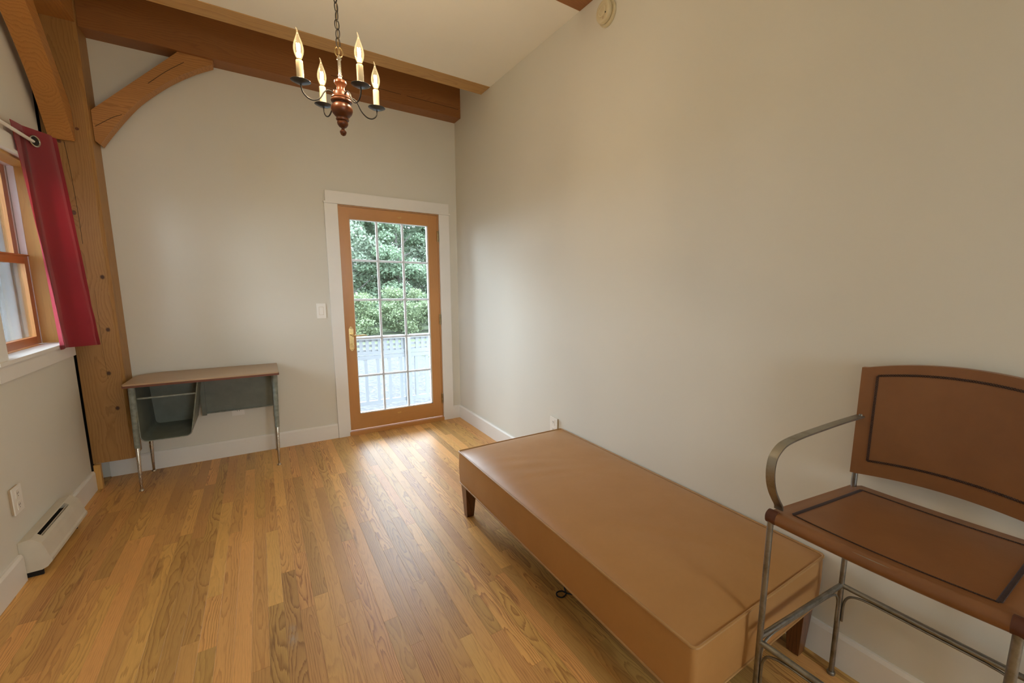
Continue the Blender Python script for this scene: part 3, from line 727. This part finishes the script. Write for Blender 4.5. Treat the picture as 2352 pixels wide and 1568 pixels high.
def bench_leg(x, y, sx, sy):
    bm = nb(); o_ = .008; a = .072; tpr = .020
    T_ = [(x+sx*o_, y+sy*o_), (x+sx*(o_+a), y+sy*o_), (x+sx*(o_+a), y+sy*(o_+a)), (x+sx*o_, y+sy*(o_+a))]
    i_ = o_+.012
    B_ = [(x+sx*i_, y+sy*i_), (x+sx*(i_+.044), y+sy*i_), (x+sx*(i_+.044), y+sy*(i_+.044)), (x+sx*i_, y+sy*(i_+.044))]
    A = [bm.verts.new((*p, BZ0-.0045)) for p in T_]; C_ = [bm.verts.new((*p, 0.003)) for p in B_]
    bm.faces.new(A); bm.faces.new(C_)
    for j in range(4): bm.faces.new((A[j], A[(j+1) % 4], C_[(j+1) % 4], C_[j]))
    l = obj('leg', bm, m_legwood, bn, bevel=.0015)
    cx, cy = x+sx*(i_+.022), y+sy*(i_+.022)
    obj('foot_glide', lathe(nb(), [(.012, .0035), (.012, 0)], (cx, cy, 0), 12), m_dark, l)
bench_leg(BX0, BY1, 1, -1); bench_leg(BX1-.012, BY1, -1, -1); bench_leg(BX0, BY0, 1, 1); bench_leg(BX1-.012, BY0, -1, 1)
# loop of black cord on the floor under the bench
bm = nb()
lp = [(-.60, -2.74, .003), (-.625, -2.785, .003), (-.640, -2.815, .004), (-.668, -2.825, .006), (-.682, -2.806, .006), (-.670, -2.785, .005), (-.645, -2.790, .005), (-.628, -2.820, .004), (-.600, -2.850, .003), (-.57, -2.86, .003)]
tube(bm, spline(lp, 6), .0032, 8)
obj('black_cord', bm, m_cord, smooth=True, label='looped black cord on the floor under the tan bench', cat='cord', at=(-.63, -2.8, 0))

# ================================================================ bar stool
BLc, FLc, FRc, BRc = Vector((-.060, -3.685, 0)), Vector((-.526, -3.650, 0)), Vector((-.518, -4.145, 0)), Vector((-.054, -4.150, 0))
st = thing('bar_stool', (-.29, -3.92, 0), 'steel-framed bar stool with stitched brown saddle leather at lower right', 'stool')
def SP(a, b, z):
    p = BLc.lerp(BRc, a).lerp(FLc.lerp(FRc, a), b); return Vector((p.x, p.y, z))
def seatz(b): return lerp(.735, .762, b)
RT = .0088
for a in (0, 1):
    l = obj('leg', tube(nb(), [SP(a, 1, .006), SP(a, 1, .752)], RT, 14), m_iron, st, smooth=True)
    obj('foot_pad', lathe(nb(), [(.0135, 0), (.0145, .006), (.0115, .012)], SP(a, 1, 0), 16), m_iron, l, smooth=True)
    l = obj('leg', tube(nb(), [SP(a, 0, .006), SP(a, 0, 1.150)], RT, 14), m_iron, st, smooth=True)
    obj('foot_pad', lathe(nb(), [(.0135, 0), (.0145, .006), (.0115, .012)], SP(a, 0, 0), 16), m_iron, l, smooth=True)
ZS = .36
for nm, p, q in (('stretcher', SP(0, 0, ZS), SP(0, 1, ZS)), ('stretcher', SP(1, 0, ZS), SP(1, 1, ZS)), ('stretcher', SP(0, 0, ZS), SP(1, 0, ZS)), ('stretcher', SP(0, 1, ZS-.016), SP(1, 1, ZS-.016))):
    s_ = obj(nm, tube(nb(), [p, q], RT, 14), m_iron, st, smooth=True)
    # thin bent rod under the stretcher that turns down both legs
    d = (q-p); L_ = d.length; d = d.normalized(); dn = Vector((0, 0, -1))
    e = .012
    def arc(o, dx):
        return [o+dx*.013+dn*.135, o+dx*.013+dn*.075, o+dx*.017+dn*.05, o+dx*.030+dn*.030, o+dx*.055+dn*.019, o+dx*.085+dn*.0155, o+dx*.12+dn*.0145]
    pts = arc(p, d)+arc(q, -d)[::-1]
    obj('brace_rod', tube(nb(), spline(pts, 4), .0042, 8), m_iron, s_, smooth=True)
for a, b, c_, d_ in ((0, 0, 0, 1), (1, 0, 1, 1), (0, 0, 1, 0), (0, 1, 1, 1)):
    obj('seat_rail', tube(nb(), [SP(a, b, seatz(b)-.012), SP(c_, d_, seatz(d_)-.012)], RT, 12), m_iron, st, smooth=True)
# leather seat: sling wrapped over the rails
def seat_pt(u, v):           # u across, v: 0 back .. 1 front, with a roll over the front rail at the end
    ov = .012
    if v < .8:
        b = v/.8; a = lerp(-.022, 1.022, u)
        sag = .010*math.sin(math.pi*min(max(u, 0), 1))*(.35+.65*math.sin(math.pi*min(b, .75)/1.5))
        p = SP(a, lerp(-.035, .985, b), seatz(b)+.006-sag)
        if u < .03 or u > .97: p.z -= .006
    else:
        th = (v-.8)/.2*math.radians(205); a = lerp(-.012, 1.012, u)
        sag = .010*math.sin(math.pi*u)*.66
        base = SP(a, .985, seatz(1)-.012-sag)
        dirf = (SP(a, 1, 0)-SP(a, 0, 0)).normalized()
        p = base+dirf*.0185*math.sin(th)+Vector((0, 0, 1))*.0185*math.cos(th)
    return p
bm = nb(); vs = grid(bm, seat_pt, 36, 40)
bmesh.ops.recalc_face_normals(bm, faces=bm.faces)
bmesh.ops.solidify(bm, geom=bm.faces[:], thickness=.003)
seat = obj('seat', bm, m_saddle, st, smooth=True)
for a in (0, 1):
    e = SP(a, .985, seatz(1)-.012); dv = (SP(1, 1, 0)-SP(0, 1, 0)).normalized()
    obj('corner_patch', tube(nb(), [e+dv*(-.016), e+dv*(-.012), e+dv*.012, e+dv*.016], [.012, .0195, .0203, .0185], 18), m_patch, seat, smooth=True)
def backz(a, t): # arched top and bottom edges
    lo = .787+.016*(1-(2*a-1)**2); hi = 1.152+.032*(1-(2*a-1)**2)
    return lerp(lo, hi, t)
def back_pt(u, v, off=0):
    a = lerp(-.022, 1.022, u)
    bow = -.022*math.sin(math.pi*u)          # sling bows toward the wall
    p = SP(a, .030+bow/.47*1.0, backz(min(max(a, 0), 1), v)); return p+Vector((-1, -.01, 0))*off
bm = nb()
NU, NV = 36, 18
F_ = [[bm.verts.new(back_pt(i/NU, j/NV, .0)) for j in range(NV+1)] for i in range(NU+1)]
Bk = [[bm.verts.new(back_pt(i/NU, j/NV, -.024 if (0 < i < NU) else -.020)) for j in range(NV+1)] for i in range(NU+1)]
for G, fl in ((F_, False), (Bk, True)):
    for i in range(NU):
        for j in range(NV):
            q = (G[i][j], G[i+1][j], G[i+1][j+1], G[i][j+1]); bm.faces.new(q[::-1] if fl else q)
for i in range(NU):
    bm.faces.new((F_[i][0], F_[i+1][0], Bk[i+1][0], Bk[i][0])); bm.faces.new((F_[i][NV], F_[i+1][NV], Bk[i+1][NV], Bk[i][NV]))
for j in range(NV):
    bm.faces.new((F_[0][j], F_[0][j+1], Bk[0][j+1], Bk[0][j])); bm.faces.new((F_[NU][j], F_[NU][j+1], Bk[NU][j+1], Bk[NU][j]))
back = obj('backrest', bm, m_saddle, st, smooth=True, bevel=.006, segs=3)
def braid(path_fn, length, half, r, side, nper):
    """two crossing lacing strands along path_fn(t) -> (point, side vector)"""
    bm = nb()
    for sg in (1, -1):
        pts = []
        n_ = int(nper*8)
        for i in range(n_+1):
            t_ = i/n_; p, sv, up = path_fn(t_)
            pts.append(p+sv*half*sg*math.sin(t_*nper*2*math.pi)+up*(.0012+.0007*sg*math.cos(t_*nper*2*math.pi)))
        tube(bm, pts, r, 5)
    return bm
au, av = .090, .135
def seg_back(u0, v0, u1, v1):
    def f(t_):
        u, v = lerp(u0, u1, t_), lerp(v0, v1, t_); p = back_pt(u, v)
        q = back_pt(min(u+.01, 1), v)-p if abs(v1-v0) > abs(u1-u0) else back_pt(u, min(v+.01, 1))-p
        return p, q.normalized(), Vector((-1, 0, 0))
    return f
for a_, n_ in (((au, av, au, 1-av*.62), 25), ((1-au, av, 1-au, 1-av*.62), 25), ((au, av, 1-au, av), 34), ((au, 1-av*.62, 1-au, 1-av*.62), 34)):
    obj('stitching', braid(seg_back(*a_), 0, .0030, .00125, None, n_), m_stitch, back)
def seg_seat(u0, v0, u1, v1):
    def f(t_):
        u, v = lerp(u0, u1, t_), lerp(v0, v1, t_); p = seat_pt(u, v)
        q = seat_pt(u+.01, v)-p if abs(v1-v0) > abs(u1-u0) else seat_pt(u, v+.01)-p
        return p, q.normalized(), Vector((0, 0, 1))
    return f
for a_, n_, hw in (((.095, .075, .095, .74), 44, .0046), ((.905, .075, .905, .74), 40, .0045), ((.095, .075, .905, .075), 46, .0022), ((.095, .745, .905, .745), 60, .0012)):
    obj('stitching', braid(seg_seat(*a_), 0, hw, .0012, None, n_), m_stitch, seat)
for a in (0, 1):
    pth = [(.02, .987), (.30, .985), (.545, .981), (.74, .977), (.865, .972), (.945, .965), (.992, .953), (1.026, .938), (1.041, .922), (1.047, .90), (1.042, .875), (1.027, .85), (1.001, .825), (.965, .80), (.93, .778), (.925, .765)]
    pts = [SP(a*1.035, min(b, 1.02) if a else b, z) for b, z in pth]
    ar = obj('armrest', tube(nb(), spline(pts, 4), 0, flat=(.0125, .0026, SP(1, .5, 0)-SP(0, .5, 0))), m_flat, st, bevel=.0006, segs=1)
    obj('arm_bolt', lathe(nb(), [(.001, .012), (.006, .010), (.006, .0)], SP(a, .02, .984), 10), m_iron, ar, smooth=True)

# ================================================================ chandelier
AX = Vector((-1.374, -2.228, 0))
cl = thing('chandelier', (AX.x, AX.y, 2.0), 'small four-arm candle chandelier with turned wood body on a chain', 'chandelier')
body = [(.003, 2.004), (.009, 2.008), (.0125, 2.016), (.0125, 2.021), (.008, 2.026), (.0055, 2.030), (.007, 2.034), (.014, 2.038), (.0195, 2.046), (.021, 2.054), (.019, 2.060), (.0235, 2.063), (.0245, 2.067), (.0225, 2.071), (.0225, 2.075), (.027, 2.078), (.036, 2.089), (.0405, 2.101), (.040, 2.111), (.033, 2.122), (.030, 2.126), (.031, 2.129), (.038, 2.131), (.0395, 2.135), (.038, 2.139), (.036, 2.141), (.0375, 2.145), (.034, 2.150), (.0315, 2.152), (.031, 2.164), (.028, 2.169), (.017, 2.173), (.0145, 2.181), (.015, 2.190), (.0185, 2.196), (.023, 2.202), (.022, 2.210), (.014, 2.216), (.004, 2.218)]
obj('turned_body', lathe(nb(), body, AX, 32), m_turned, cl, smooth=True)
obj('rod', lathe(nb(), [(.0075, 2.214), (.0075, 2.218), (.0065, 2.219), (.0065, 2.226), (.0085, 2.228), (.0085, 2.231), (.0062, 2.233), (.0062, 2.288), (.0085, 2.29), (.0085, 2.296), (.005, 2.300), (.004, 2.305)], AX, 16), m_grommet, cl, smooth=True)
obj('top_loop', tube(nb(), [AX+Vector((.014*math.cos(a), 0, 2.318+.018*math.sin(a))) for a in [2*math.pi*i/24 for i in range(24)]], .0022, 8, True), m_brassd, cl, smooth=True)
obj('top_loop', tube(nb(), [AX+Vector((0, .010*math.cos(a), 2.322+.016*math.sin(a))) for a in [2*math.pi*i/24 for i in range(24)]], .0022, 8, True), m_brassd, cl, smooth=True)
# chain links share one mesh
def link_bm():
    pts = []
    for i in range(28):
        a = 2*math.pi*i/28; pts.append(Vector((.0085*math.cos(a)*(1 if abs(math.cos(a)) < .98 else 1), 0, .0185*math.sin(a))))
    return tube(nb(), pts, .0019, 7, True)
z = 2.352; i = 0; lk = None
while z < 3.005:
    if lk is None:
        bm = link_bm(); bmesh.ops.translate(bm, verts=bm.verts, vec=Vector(cl.location)); lk = obj('chain_link', bm, m_black, cl, smooth=True); o = lk
    else:
        o = lk.copy(); COL.objects.link(o)
    o.location = (0.0008*math.sin(i*2.3), 0.0008*math.cos(i*1.7), z-cl.location.z); o.rotation_euler = (0, 0, .5+(math.pi/2)*i+.25*math.sin(i*1.9)); z += .0318; i += 1
obj('cord', tube(nb(), spline([AX+Vector((.004*math.sin(q*3), .004*math.cos(q*3), 2.31+q*.06)) for q in range(12)]+[AX+Vector((0, 0, 3.02))], 3), .0016, 6), m_brassd, cl, smooth=True)
obj('canopy', lathe(nb(), [(.012, 3.000), (.04, 3.008), (.058, 3.022), (.06, 3.0315)], AX, 28), m_black, cl, smooth=True)
def pl_light(p):
    l = bpy.data.lights.new('candle_bulb_light', 'POINT'); l.energy = 6.4; l.color = (1.0, .79, .55); l.shadow_soft_size = .012
    o = bpy.data.objects.new('candle_bulb_light', l); COL.objects.link(o); o.location = p
for deg in (-162, -72, 17, 108):
    a = math.radians(deg); e = Vector((math.cos(a), math.sin(a), 0)); RA = .152
    pth = [AX+e*.026+Vector((0, 0, 2.156)), AX+e*.040+Vector((0, 0, 2.160)), AX+e*.054+Vector((0, 0, 2.159)), AX+e*.068+Vector((0, 0, 2.146)), AX+e*.083+Vector((0, 0, 2.122)), AX+e*.105+Vector((0, 0, 2.106)), AX+e*.128+Vector((0, 0, 2.106)), AX+e*.146+Vector((0, 0, 2.120)), AX+e*RA+Vector((0, 0, 2.140)), AX+e*RA+Vector((0, 0, 2.150))]
    arm = obj('arm', tube(nb(), spline(pth, 6), .0026, 10), m_black, cl, smooth=True)
    c = AX+e*RA
    obj('drip_pan', lathe(nb(), [(.006, 2.1475), (.020, 2.1500), (.0325, 2.1565), (.0345, 2.1575), (.0335, 2.1590), (.020, 2.1525), (.004, 2.1505)], c, 28), m_pan, arm, smooth=True)
    obj('candle_sleeve', lathe(nb(), [(.0122, 2.151), (.0122, 2.226), (.0112, 2.228), (.0075, 2.229)], c, 20), m_candle, arm, smooth=True)
    obj('bulb_base', lathe(nb(), [(.0085, 2.2285), (.0085, 2.233), (.007, 2.236)], c, 16), m_brass, arm, smooth=True)
    bp = [(.0075, 2.234), (.0110, 2.240), (.0155, 2.252), (.0175, 2.264), (.0170, 2.276), (.0140, 2.290), (.0095, 2.303), (.0055, 2.314), (.0032, 2.322)]
    bm = nb(); lathe(bm, bp, c, 20)
    tip = [c+Vector((0, 0, 2.321)), c+Vector((-.0006, 0, 2.328)), c+Vector((-.002, 0, 2.335)), c+Vector((-.0042, 0, 2.340))]
    tube(bm, spline(tip, 3), [.0032, .003, .0028, .0025, .0022, .002, .0018, .0016, .0013, .0009], 8)
    obj('bulb', bm, m_bulb, arm, smooth=True)
    fb = nb()
    for q in range(4):
        w = 2*math.pi*q/4+.4; o_ = Vector((math.cos(w), math.sin(w), 0))
        tube(fb, [c+o_*.0042+Vector((0, 0, 2.244)), c+o_*.0055+Vector((0, 0, 2.286))], .0019, 6)
    obj('filament', fb, m_fil, arm)
    pl_light(c+Vector((0, 0, 2.264)))

# ================================================================ outside
GZ = -.60
go = obj('gravel_driveway', bx(-40, 40, .16, 9.9, GZ-.08, GZ), m_gravel, kind='structure', label='pale grey gravel yard beyond the porch railing', cat='gravel')
struct('lawn', bx(-60, 70, -30, 60, GZ-.20, GZ-.03), m_lawn, 'green lawn beyond the gravel', 'lawn')
bm = nb(); prism(bm, [(2.3, 6.9), (2.75, 6.4), (3.6, 6.1), (40, 6.0), (40, 10.5), (2.2, 10.5), (1.95, 9.6), (1.9, 8.2)], 'z', GZ-.02, GZ+.012)
struct('lawn', bm, m_lawn, 'curved lawn edge reaching into the gravel right of the railing post', 'lawn')
# porch deck and railing
dkp = thing('porch_deck', (-.6, .9, -.3), 'white porch deck outside the door', 'deck', kind='structure')
for i in range(10):
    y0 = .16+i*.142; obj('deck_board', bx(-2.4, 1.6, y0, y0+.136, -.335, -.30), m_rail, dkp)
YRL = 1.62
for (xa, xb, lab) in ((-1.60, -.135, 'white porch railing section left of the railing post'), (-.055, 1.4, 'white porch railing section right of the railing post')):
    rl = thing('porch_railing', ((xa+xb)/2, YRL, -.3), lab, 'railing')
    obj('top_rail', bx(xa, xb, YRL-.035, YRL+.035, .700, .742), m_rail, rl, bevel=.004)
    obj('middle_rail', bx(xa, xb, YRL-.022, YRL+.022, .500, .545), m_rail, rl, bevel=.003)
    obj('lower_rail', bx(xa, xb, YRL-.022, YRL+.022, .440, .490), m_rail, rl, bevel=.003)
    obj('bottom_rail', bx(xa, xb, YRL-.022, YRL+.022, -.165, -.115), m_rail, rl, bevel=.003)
    n_ = int((xb-xa)/.1475)
    for i in range(n_+1):
        x = xb-.055-i*.1475+(0 if xa < -1 else .0)
        if x > xa+.02: obj('baluster', bx(x-.019, x+.019, YRL-.018, YRL+.018, -.115, .44), m_rail, rl)
    n_ = int((xb-xa)/.0745)
    for i in range(n_+1):
        x = xb-.021-i*.0745
        if x > xa+.02: obj('lattice_slat', bx(x-.0205, x+.0205, YRL-.012, YRL, .545, .700), m_rail, rl)
    for z0, z1 in ((.545, .566), (.600, .634), (.668, .700)): obj('lattice_bar', bx(xa, xb, YRL, YRL+.012, z0, z1), m_rail, rl)
obj('railing_post', bx(-.135+.001, -.055-.001, YRL-.04, YRL+.04, -.30, .70), m_rail, bevel=.004, label='square white porch post between the two railing sections', cat='post', at=(-.095, YRL, -.3))

# trees
def tree(x, y, h, rad, n_leaf, mat, size, label, seed, cb=.12, group='trees beyond the lawn'):
    g = np.random.default_rng(seed)
    t_ = thing('tree', (x, y, GZ-.03), label, 'tree', group=group)
    base = Vector((x, y, GZ-.03))
    obj('trunk', tube(nb(), spline([base, base+Vector((.1, .05, h*.3)), base+Vector((-.05, .1, h*.6)), base+Vector((.05, 0, h*.92))], 4), [lerp(.022, .004, i/12)*h for i in range(13)], 9), m_bark, t_, smooth=True)
    bm = nb()
    for i in range(9):
        zz = h*(.2+.07*i); a = g.uniform(0, 6.28); L_ = rad*g.uniform(.5, .9)*(1-.05*i)
        p0 = base+Vector((0, 0, zz)); p1 = p0+Vector((math.cos(a)*L_, math.sin(a)*L_, L_*.5))
        tube(bm, [p0, p0.lerp(p1, .5)+Vector((0, 0, -.05*L_)), p1], [.008*h, .005*h, .002*h], 6)
    obj('branches', bm, m_bark, t_, smooth=True)
    # foliage: many small leaf sprays in clumps
    nc = 72
    th = g.uniform(0, 2*np.pi, nc); zc = g.uniform(cb, .97, nc)
    prof = np.sqrt(np.clip(1-((zc-.5)/.56)**2, .05, 1))*rad
    rr = prof*np.sqrt(g.uniform(.15, 1, nc))
    C_ = np.stack([x+rr*np.cos(th), y+rr*np.sin(th), GZ+zc*h], 1)
    idx = g.integers(0, nc, n_leaf)
    d = g.normal(0, 1, (n_leaf, 3)); d /= np.linalg.norm(d, axis=1)[:, None]
    rc = rad*g.uniform(.20, .40, nc)[idx][:, None]
    P_ = C_[idx]+d*rc*(g.uniform(0, 1, (n_leaf, 1))**.4)*np.array([1.15, 1.15, .62])
    P_[:, 2] = np.maximum(P_[:, 2], GZ+.05)
    u = g.normal(0, 1, (n_leaf, 3)); u[:, 2] *= .5; u /= np.linalg.norm(u, axis=1)[:, None]
    w = np.cross(u, d+g.normal(0, .5, (n_leaf, 3))); w /= np.linalg.norm(w, axis=1)[:, None]
    s_ = size*g.uniform(.6, 1.3, (n_leaf, 1))
    V = np.stack([P_-u*s_*.5, P_+w*s_*.33, P_+u*s_*.6, P_-w*s_*.33], 1).reshape(-1, 3)-np.array(t_.location)
    me = bpy.data.meshes.new('foliage'); me.vertices.add(len(V)); me.vertices.foreach_set('co', V.astype(np.float32).ravel())
    me.loops.add(n_leaf*4); me.loops.foreach_set('vertex_index', np.arange(n_leaf*4, dtype=np.int32))
    me.polygons.add(n_leaf); me.polygons.foreach_set('loop_start', np.arange(0, n_leaf*4, 4, dtype=np.int32))
    me.update(calc_edges=True); me.materials.append(mat)
    o = bpy.data.objects.new('foliage', me); COL.objects.link(o); o.parent = t_; o['kind'] = 'stuff'
    return t_
TL = [  # x, y, height, crown radius, leaf kind
 (1.9, 18.6, 7.6, 2.0, 1, 'pale-leaved tree at the left of the door glass'), (4.1, 17.9, 7.0, 1.9, 0, 'green maple in the middle of the door glass'),
 (6.5, 18.8, 7.6, 2.0, 1, 'pale-leaved tree at the right edge of the door glass'), (2.9, 24.2, 10.2, 2.5, 0, 'tall dark green tree behind the left part of the door glass'),
 (5.9, 24.6, 10.6, 2.6, 0, 'tall dark green tree behind the middle of the door glass'), (8.9, 24.0, 10.0, 2.5, 0, 'dark green tree behind the right part of the door glass')]
for i, (x, y, h, rd, mi, lab) in enumerate(TL): tree(x, y, h, rd, 42000, m_leafs[mi], .125, lab, 100+i, cb=.05)
for i, (x, y, h, rd, lab) in enumerate(((1.4, 14.2, 1.6, 1.0, 'low yellow-green bush behind the porch railing on the left'), (3.3, 14.4, 1.8, 1.0, 'low yellow-green bush behind the porch railing in the middle'), (5.2, 14.6, 1.6, 1.0, 'low yellow-green bush behind the porch railing on the right'))):
    tree(x, y, h, rd, 9000, m_leafs[2], .085, lab, 200+i, cb=.02, group='bushes at the lawn edge')
tree(-10.3, 21, 8, 2.6, 9000, m_leafs[0], .2, 'dark green tree seen through the left window above the banner', 300, cb=.05)
bn_ = thing('lawn_banner', (-8.72, 17.5, GZ-.03), 'low blue and white banner on the lawn outside the left window', 'banner')
m_blue = paint('blue_print', (.08, .16, .42, 1), .6, .1, 4); m_whitep = paint('white_print', (.75, .75, .75, 1), .6, .1, 4); m_redp = paint('red_print', (.55, .10, .12, 1), .6, .1, 4)
obj('banner_sheet', bx(-9.6, -7.9, 17.49, 17.51, .12, .55), m_blue, bn_)
for i in range(9):
    obj('print_patch', bx(-9.5+i*.17, -9.40+i*.17, 17.482, 17.489, .2+.05*(i % 3), .36+.04*(i % 2)), (m_whitep, m_redp, m_whitep)[i % 3], bn_)
for x in (-9.55, -7.95): obj('stake', bx(x-.02, x+.02, 17.511, 17.54, GZ-.03, .58), m_rail, bn_)
